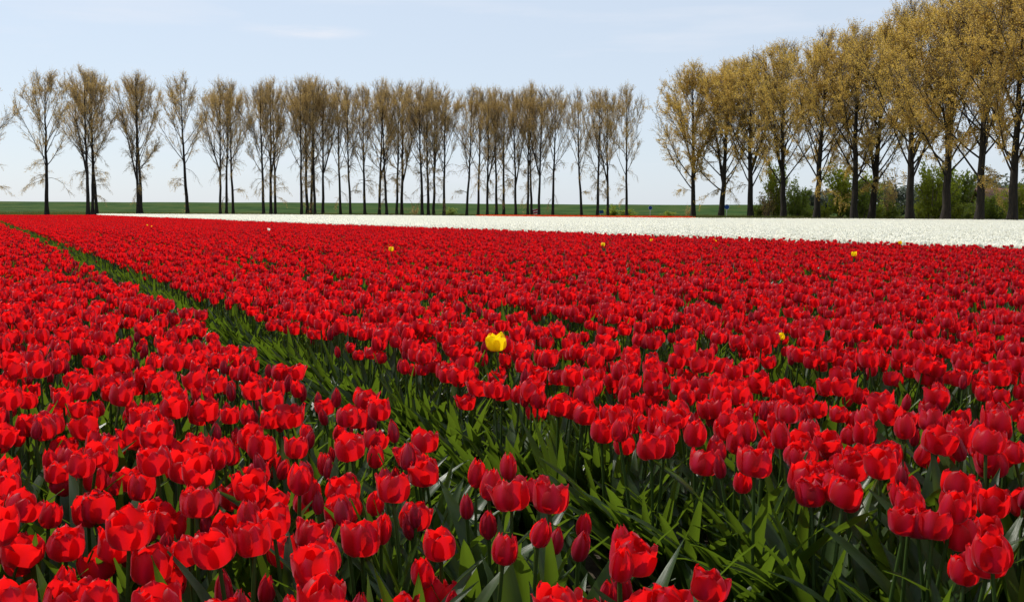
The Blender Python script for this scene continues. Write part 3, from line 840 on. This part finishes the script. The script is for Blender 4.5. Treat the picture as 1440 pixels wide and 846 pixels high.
def make_tree(seed, style):
    """returns (trunk mesh, crown mesh), one unit tall: scaled to metres when placed"""
    rg = random.Random(seed)
    S = dict(far=dict(H=22, r=.36, limbs=20, z0=.32, spread=4.0 + (seed % 3) * .5, leaves=24000, epi=5 + seed % 5, size=.115, mat='tan', fork=.3),
             big=dict(H=22, r=.45, limbs=32, z0=.18, spread=7.2, leaves=72000, epi=5, size=.13, mat='gold', fork=.5))[style]
    H = S['H']
    wood, twigs, pool = Geo(), Geo(), []
    bend = np.array([rg.uniform(-.5, .5), rg.uniform(-.5, .5)])
    n = 14
    tr = np.array([[bend[0] * math.sin(t * 2.2) + rg.gauss(0, .05), bend[1] * math.sin(t * 2.0) + rg.gauss(0, .05), H * .97 * t] for t in np.linspace(0, 1, n)])
    tr[0, :2] = 0
    rad = [S['r'] * (1.35 if i == 0 else 1.0) * (1 - .93 * (i / (n - 1)) ** .85) + .02 for i in range(n)]
    tube(wood, tr, rad, 8, 'bark')
    def trunk_at(z):
        f = z / (H * .97) * (n - 1); i = min(int(f), n - 2); f -= i
        return tr[i] * (1 - f) + tr[i + 1] * f, rad[i] * (1 - f) + rad[i + 1] * f
    def twig_fan(base, d0, L, cnt, w_leaf, droop=0.0):
        for _ in range(cnt):
            f = rg.uniform(.15, 1.0)
            i = min(int(f * (len(base) - 1)), len(base) - 2)
            p = base[i] + (base[i + 1] - base[i]) * (f * (len(base) - 1) - i)
            dd = base[i + 1] - base[i]; dd /= np.linalg.norm(dd) + 1e-9
            nd = dd + perp(dd, rg.uniform(0, 6.28)) * rg.uniform(.5, 1.0) + np.array([0, 0, -droop])
            tw = grow(p, nd, L * rg.uniform(.5, 1.2), 3, .12 - droop * .5, .14, rg)
            tube(twigs, tw, [.016, .013, .010, .006], 3, 'twig')
            pool.append((tw, w_leaf))
    def limb(z, az, ang, L, r0, up):
        p, _ = trunk_at(z)
        d = np.array([math.sin(ang) * math.cos(az), math.sin(ang) * math.sin(az), math.cos(ang)])
        lp = grow(p, d, L, 7, up, .07, rg)
        tube(wood, lp, [max(.025, r0 * (1 - .9 * k_ / 7)) for k_ in range(8)], 5, 'bark')
        nsec = int(4 + L * 1.0)
        for q in range(nsec):
            f = rg.uniform(.22, .98); i = min(int(f * 7), 6)
            pp = lp[i] + (lp[i + 1] - lp[i]) * (f * 7 - i)
            dd = lp[i + 1] - lp[i]; dd /= np.linalg.norm(dd)
            nd = dd * 1.0 + perp(dd, rg.uniform(0, 6.28)) * rg.uniform(.5, .9)
            Ls = (1 - .55 * f) * L * rg.uniform(.25, .42)
            sp = grow(pp, nd, Ls, 4, .16, .10, rg)
            tube(twigs, sp, [max(.016, r0 * .34 * (1 - .8 * k_ / 4)) for k_ in range(5)], 4, 'twig')
            twig_fan(sp, nd, 1.25, 5, 1.0, .22 if z < H * .42 and style == 'big' else 0.0)
        twig_fan(lp, d, 1.3, 6, 1.0)
        if style == 'big': twig_fan(lp, d, 1.7, 12 if z < H * .45 else 5, 1.0, .3)
    for k_ in range(S['limbs']):
        f = (k_ + rg.uniform(0, .8)) / S['limbs']
        z = H * (S['z0'] + (.93 - S['z0']) * f ** .95)
        env = S['spread'] * (math.sin(math.pi * (.24 + .73 * f)) ** .8)
        ang = rg.uniform(.5, 1.1) * (1 - .25 * f)
        L = min(env / max(.30, math.sin(ang) * .62), (H - z) * .82 + .7)
        limb(z, k_ * 2.4 + rg.uniform(-.4, .4), ang, max(1.3, L), S['r'] * .24 * (1 - .6 * f), .085)
    if rg.random() < S['fork']:
        limb(H * rg.uniform(.22, .34), rg.choice((0.1, 3.0)) + rg.uniform(-.3, .3), .42, H * .5, S['r'] * .6, .07)
    twig_fan(tr[-4:], np.array([0, 0, 1.0]), 1.2, 16, .6)
    for k_ in range(S['epi']):                       # thin hanging shoots low on the stem
        z = H * rg.uniform(.15, .46) 
        p, _ = trunk_at(z); az = rg.uniform(0, 6.28)
        lp = grow(p, np.array([math.cos(az), math.sin(az), rg.uniform(-.1, 1.1)]), rg.uniform(1.6, 4.8), 6, -rg.uniform(.08, .32), .20, rg)
        tube(twigs, lp, [.045, .04, .034, .028, .022, .016, .010], 3, 'twig')
        twig_fan(lp, None, 1.3, 12, .55 if style == 'far' else .9, .35)
    # young leaves, in small uneven clumps along the twigs
    n_leaf = S['leaves']
    wsum = [w * (.22 + .78 * (math.sin(p[0][0] * 1.3 + seed) * math.cos(p[0][2] * .9) > -.25)) * (1.5 if p[0][2] < H * .5 else 1.0 if p[0][2] < H * .9 else .45) for p, w in pool]
    picks = rg.choices(range(len(pool)), weights=wsum, k=n_leaf)
    ra = np.random.RandomState(seed)
    TW = np.array([p for p, w in pool])[np.array(picks)]
    cv, cf = leaf_quads(TW, ra, .10, 1.08, S['size'])
    crown = Geo(); crown.put(cv, cf, None, S['mat'])
    wood.merge(twigs)
    return wood.mesh('trunk'), crown.mesh('crown', False), float(np.percentile(cv[:, 2], 99.7))

def place_tree(name, lib, px, top_y, D, rz, label, cat, group=None, wide=1.0):
    base = at_depth(px, 300, D)
    hz = CAM_Z + 0
    top = at_depth(px, top_y, D)
    s_ = top.z / lib[2] * 1.02
    t = link(name, None, loc=(base.x, D, 0), rot=(math.sin(px * 7.1) * .022, math.cos(px * 3.3) * .022, rz), scl=(s_ * wide, s_ * wide, s_))
    link('trunk', lib[0], t); link('crown', lib[1], t)
    tag(t, label, cat, group)
    return t
FARLIB = [make_tree(31 + q, 'far') for q in range(10)]
BIGLIB = [make_tree(71 + q, 'big') for q in range(5)]
FAR_TREES = [-22, 66, 124, 130, 136, 194, 199, 264, 310, 318, 328, 371, 381, 387, 424, 432, 437, 443, 454, 479, 493, 513, 533, 544, 558, 565,
             594, 603, 610, 624, 656, 672, 685, 698, 708, 725.5, 742.5, 748, 757.6, 777, 818, 840, 855, 881.6]
TOPS = ([-22, 66, 130, 195, 265, 318, 380, 435, 480, 540, 600, 660, 700, 750, 777, 818, 850, 882], [100, 95, 100, 105, 108, 111, 114, 114, 120, 117, 120, 125, 128, 121, 120, 130, 124, 117])
rg = random.Random(5)
cluster = {66: 'stout poplar standing alone at the open end of the far row', -22: 'poplar at the open end of the far row beyond the stout one',
           264: 'thick stemmed poplar by itself between two groups of the far row', 881.6: 'last poplar of the far row, before the gap to the golden trees',
           818: 'slim poplar on its own just past the widest gap of the far row', 777: 'poplar at the end of the dense part of the far row', 840: 'poplar beside the blue board on the verge', 748: 'poplar next to the red and white marker board'}
def far_label(px):
    if px in cluster: return cluster[px], None
    if px < 140: return 'slim poplar in the tight trio beside the stout lone poplar', 'trio of poplars in the far row'
    if px < 210: return 'poplar of the close standing pair next to the trio in the far row', 'pair of poplars in the far row'
    for lim, txt in ((335, 'poplar of the trio next to the thick lone stem in the far row'), (395, 'poplar of the far trio with one low forked stem'),
                     (460, 'poplar of the tight group of five stems in the far row'), (520, 'one of three evenly spaced slim poplars past the five stems'),
                     (570, 'one of four slim poplars around two close stems in the far row'), (630, 'one of four close slim poplars beside the rusty bush'),
                     (730, 'slim poplar of the even stretch before the marker board')):
        if px < lim: return txt, 'poplars of the far row, ' + txt.split(' ', 1)[1][:24]
    return 'slim poplar crowding the red and white marker board', 'poplars by the marker board'
for n_, px in enumerate(FAR_TREES):
    D = 150 + (px - 66) / 816 * 12 + (0, 5, -3)[n_ % 3]
    lb, gr = far_label(px)
    ty = np.interp(px, *TOPS) + rg.uniform(-3, 8)
    dense = 0.72 if px > 300 else 0.76
    if px in (66, 264, -22): dense = .86
    place_tree('poplar_tree', FARLIB[(n_ * 3) % 10], px, ty, D, rg.uniform(0, 6.28), lb, 'tree', gr, dense * rg.uniform(.92, 1.08))
BIG_TREES = [(975, 94, 146), (1013.5, 90, 142), (1056, 84, 137), (1102, 64, 128), (1148, 50, 119), (1202, 40, 114), (1225, 46, 118), (1280, 8, 104), (1329, -6, 99), (1377, -24, 94), (1423, -40, 90), (1482, -60, 85)]
BIG_LABEL = ['first golden poplar of the nearer row, next to the gap in the trees', 'second golden poplar of the nearer row from the gap', 'golden poplar with a low forking limb beside the leaning bare shrub',
             'golden poplar just past the one with the low forking limb', 'golden poplar with a broad crown hanging low over the green bushes', 'thick dark golden poplar, the front one of two close trunks',
             'thinner golden poplar, the rear one of two close trunks', 'tall golden poplar with a straight bare trunk beside the bare shrub', 'golden poplar behind the yellow green bushes, thick at the foot',
             'tall golden poplar in front of the dark round bush', 'tall golden poplar in front of the brown shed', 'outermost golden poplar of the nearer row, past the brown shed']
for n_, (px, ty, D) in enumerate(BIG_TREES):
    place_tree('golden_poplar', BIGLIB[n_ % 5], px, ty, D, rg.uniform(0, 6.28), BIG_LABEL[n_], 'tree', 'golden poplars of the nearer row', rg.uniform(.86, .98))

# ------------------------------------------------------------------ bushes and young trees
def make_bush(seed, n_stem, n_leaf, mat, size=.16, bare=False):
    """unit bush: about 2 m across and 2 m tall"""
    rg = random.Random(seed); wood = Geo(); pool = []
    for k_ in range(n_stem):
        az, ang = rg.uniform(0, 6.28), rg.uniform(.1, .75)
        d = np.array([math.sin(ang) * math.cos(az), math.sin(ang) * math.sin(az), math.cos(ang)])
        lp = grow(np.array([rg.uniform(-.15, .15), rg.uniform(-.15, .15), 0]), d, rg.uniform(1.3, 2.1), 5, .05, .14, rg)
        tube(wood, lp, [.035, .03, .025, .018, .012, .006], 4, 'twig')
        for q in range(7):
            i = rg.randrange(1, 5)
            nd = (lp[i + 1] - lp[i]) + perp(lp[i + 1] - lp[i], rg.uniform(0, 6.28)) * .35
            sp = grow(lp[i], nd, rg.uniform(.3, .8), 3, .02, .2, rg)
            tube(wood, sp, [.014, .011, .008, .004], 3, 'twig'); pool.append(sp)
    ra = np.random.RandomState(seed)
    cv, cf = leaf_quads(np.array(pool)[ra.randint(len(pool), size=n_leaf)], ra, .09, 1.1, size)
    cv[:, 2] = np.maximum(cv[:, 2], .02)
    crown = Geo().put(cv, cf, None, mat)
    return wood.mesh('stems'), crown.mesh('foliage', False)
BUSH = {'fresh': [make_bush(5, 9, 3600, 'fresh', .11), make_bush(6, 9, 3200, 'fresh', .11)], 'hedge': [make_bush(7, 10, 3800, 'hedge', .12), make_bush(8, 10, 3600, 'hedge', .12)],
        'tan': [make_bush(9, 9, 900, 'tan', .10)], 'dull': [make_bush(10, 9, 2200, 'dull', .14), make_bush(11, 9, 2400, 'dull', .14)]}
def bush(kind, q, px, D, w, h, name, label, cat='bush', group=None):
    b = at_depth(px, 300, D)
    t = link(name, None, loc=(b.x, D, 0), rot=(0, 0, px * 1.7), scl=(w / 2.1, w / 2.1, h / 2.0))
    s_, f_ = BUSH[kind][q % len(BUSH[kind])]
    link('stems', s_, t); link('foliage', f_, t)
    tag(t, label, cat, group)
for q, (px, D, w, h, kind, lb) in enumerate([
        (1088, 140, 4.8, 8.0, 'fresh', 'tall loose young tree with fresh leaves past the leaning bare shrub'),
        (1122, 138, 3.6, 5.0, 'hedge', 'dark green bush between two golden poplar trunks by the loose young tree'),
        (1180, 132, 6.5, 7.6, 'fresh', 'wide young tree with fresh green leaves beside the two close trunks'),
        (1212, 128, 4.5, 6.0, 'hedge', 'dark green tall bush between the two close trunks'),
        (1306, 115, 5.2, 6.8, 'fresh', 'yellow green young tree beside the thick footed poplar'),
        (1340, 118, 5.5, 6.6, 'hedge', 'dark green small tree behind the thick footed poplar'),
        (1363, 106, 1.9, 1.9, 'hedge', 'dark round bush at the foot of a tall golden poplar'),
        (1398, 104, 3.6, 3.0, 'hedge', 'green bush in front of the brown shed wall'),
        (1437, 100, 4.0, 4.4, 'fresh', 'green bush at the far corner of the brown shed'),
        (1250, 124, 3.0, 7.0, 'tan', 'tall bare shrub with open twigs between two golden poplars'),
        (1077, 139, 3.6, 4.6, 'tan', 'leaning bare shrub behind the golden poplar with the forking limb'),
        (968, 185, 1.9, 2.6, 'tan', 'small rusty brown shrub on the verge beside the first golden poplar'),
        (862, 176, 3.4, 2.2, 'hedge', 'low green bush on the verge beside the blue board'),
        (884, 172, 3.2, 1.6, 'hedge', 'low dark bush at the foot of the last far poplar'),
        (584, 190, 2.2, 2.2, 'tan', 'small rusty brown bush on the verge among the slim far poplars'),
        (938, 172, 3.0, 1.3, 'hedge', 'low bush on the verge under the gap in the trees'),
        (632, 180, 3.2, 1.6, 'hedge', 'low olive bush on the verge behind the slim far poplars')]):
    bush(kind, q, px, D, w, h, 'young_tree' if 'young tree' in lb or 'small tree' in lb else 'bush' if 'bush' in lb else 'shrub', lb, 'tree' if 'tree w' in lb or 'young tree' in lb or 'small tree' in lb else 'bush')
for q, px in enumerate([1068, 1098, 1136, 1160, 1196, 1236, 1252, 1292, 1318, 1346, 1386, 1412, 1436]):
    D = float(np.interp(px, [1060, 1440], [143, 104])) + (q % 3) * 2
    bush(('hedge', 'fresh')[q % 2], q, px, D, rg.uniform(2.6, 3.8), rg.uniform(1.5, 2.9), 'hedge_bush', 'low green bush in the undergrowth behind the golden poplars', 'bush', 'undergrowth behind the golden poplars')
for q, (px, D, w, h) in enumerate([(1130, 235, 12, 6), (1165, 240, 13, 7.5), (1232, 230, 12, 8), (1262, 240, 14, 9), (1300, 225, 12, 7), (1345, 230, 14, 9), (1390, 220, 14, 9), (1430, 225, 14, 10)]):
    bush('dull', q, px, D, w, h, 'distant_tree', 'grey green tree far off, glimpsed between the golden poplar trunks', 'tree', 'far trees behind the nearer row')

# ------------------------------------------------------------------ brown shed behind the trees
b = at_depth(1416, 300, 116)
t = link('shed', None, loc=(b.x, 116, 0), rot=(0, 0, R(-14)))
g = Geo(); box(g, (-3.2, -2.2, 0), (3.2, 2.2, 2.6), 'brick')
g.put([(-3.2, -2.2, 2.6), (-3.2, 2.2, 2.6), (-3.2, 0, 3.9), (3.2, -2.2, 2.6), (3.2, 2.2, 2.6), (3.2, 0, 3.9)], [(0, 2, 1), (3, 4, 5)], None, 'brick')
link('wall', g.mesh('wall', False), t)
g = Geo()
for sg in (-1, 1):
    lo, hi = sg * 2.6, 0
    v = [(-3.5, lo, 2.40), (3.5, lo, 2.40), (3.5, 0, 3.95), (-3.5, 0, 3.95), (-3.5, lo, 2.52), (3.5, lo, 2.52), (3.5, 0, 4.07), (-3.5, 0, 4.07)]
    g.put(v, [(0, 1, 2, 3), (4, 5, 6, 7), (0, 1, 5, 4), (1, 2, 6, 5), (0, 3, 7, 4)], None, 'tile')
link('roof', g.mesh('roof', False), t)
for x in (-1.9, 1.6):
    g = Geo(); box(g, (x - .5, -2.24, 1.0), (x + .5, -2.203, 1.9), 'signwhite'); w_ = link('window', g.mesh('window', False), t)
    g = Geo(); box(g, (x - .42, -2.26, 1.08), (x + .42, -2.243, 1.82), 'glass'); link('pane', g.mesh('pane', False), w_)
g = Geo(); box(g, (-.6, -2.25, .0), (.35, -2.203, 2.0), 'bark'); link('door', g.mesh('door', False), t)
tag(t, 'brown shed with a pitched tiled roof behind the golden poplars', 'shed')

# ------------------------------------------------------------------ rough grass on the verge around the trees
def grass_tuft(seed):
    rg = random.Random(seed); g = Geo()
    for k_ in range(34):
        x, y = rg.gauss(0, .34), rg.gauss(0, .34); h = rg.uniform(.25, .8); a = rg.uniform(0, 6.28); w = .03
        lx, ly = rg.gauss(0, .18), rg.gauss(0, .18)
        g.put([(x - w * math.cos(a), y - w * math.sin(a), 0), (x + w * math.cos(a), y + w * math.sin(a), 0), (x + lx * .5 + w * .7 * math.cos(a), y + ly * .5 + w * .7 * math.sin(a), h * .6), (x + lx, y + ly, h)], [(0, 1, 2, 3)], None, 'blade')
    return g.mesh('grass_tuft', False)
pts, rot, scl, idx = [], [], [], []
vr = np.random.RandomState(3)
soil_poly = [(-30, -6), (70, -6), (75, 96), (20, 104), (-5, 125), (-70, 158), (-110, 120), (-60, 40)]
Pv = np.column_stack([vr.uniform(-125, 105, 26000), vr.uniform(92, 205, 26000)])
Pv = Pv[~((Pv[:, 1] < 142) & (Pv[:, 0] > -25) & (Pv[:, 0] < 24)) & ~inside(Pv, soil_poly) & in_view(Pv, .4, 60, 10)]
for x, y in Pv:
    if math.sin(x * .23 + 1) + math.sin(y * .31 + x * .11) + vr.normal(0, .7) < -.5: continue
    put_point(x, y, 0, (0, 0, vr.uniform(0, 6.28)), vr.uniform(.5, 1.15), vr.randint(3))
scatter_object('verge_grass', 'rough olive grass growing around the feet of the trees', 'grass', pts, rot, scl, idx, [grass_tuft(q) for q in range(3)])

# ------------------------------------------------------------------ road signs on the verge
def disc(g, c, r_, y0, y1, mat, n=24):
    v = [(c[0] + r_ * math.cos(2 * math.pi * k_ / n), y, c[1] + r_ * math.sin(2 * math.pi * k_ / n)) for y in (y0, y1) for k_ in range(n)]
    g.put(v, [tuple(range(n)), tuple(range(2 * n - 1, n - 1, -1))] + [(k_, (k_ + 1) % n, n + (k_ + 1) % n, n + k_) for k_ in range(n)], None, mat)
def round_sign(px, py, D, r_, label):
    c = at_depth(px, py, D)
    t = link('road_sign', None, loc=(c.x, D, 0))
    g = Geo(); tube(g, [(0, 0, 0), (0, 0, c.z + r_)], [.04, .04], 8, 'steel', True); link('post', g.mesh('post'), t)
    g = Geo(); disc(g, (0, c.z), r_, -.05, -.075, 'signwhite'); pl = link('plate', g.mesh('plate', False), t)
    g = Geo(); disc(g, (0, c.z), r_ * .9, -.079, -.084, 'blue'); link('face', g.mesh('face', False), pl)
    tag(t, label, 'sign')
round_sign(914.5, 292.3, 172, .36, 'small round blue road sign on a post in the gap in the trees')
round_sign(1022, 291.0, 168, .45, 'larger round blue road sign just past the second golden poplar trunk')
c = at_depth(849, 298.0, 178)
t = link('blue_board', None, loc=(c.x, 178, 0))
for x in (-.6, .6):
    g = Geo(); tube(g, [(x, 0, 0), (x, 0, c.z + .2)], [.04, .04], 8, 'steel', True); link('post', g.mesh('post'), t)
g = Geo(); box(g, (-.78, -.09, c.z - .26), (.78, -.05, c.z + .26), 'blue'); link('panel', g.mesh('panel', False), t)
tag(t, 'low blue board on two posts between two far poplar trunks', 'sign')
c = at_depth(752.5, 297.5, 168)
t = link('marker_board', None, loc=(c.x, 168, 0))
g = Geo(); tube(g, [(0, 0, 0), (0, 0, c.z + .2)], [.04, .04], 8, 'steel', True); link('post', g.mesh('post'), t)
g = Geo(); box(g, (-.42, -.08, c.z - .45), (.42, -.05, c.z + .45), 'signwhite'); pn = link('panel', g.mesh('panel', False), t)
for k_ in (0, 1):
    z0 = c.z - .42 + .42 * k_
    g = Geo(); g.put([(-.42, -.084, z0 - .0), (.42, -.084, z0 + .18), (.42, -.084, z0 + .45), (-.42, -.084, z0 + .24)], [(0, 1, 2, 3)], None, 'signred'); link('stripe', g.mesh('stripe', False), pn)
tag(t, 'small red and white striped marker board on the verge among far poplars', 'sign')
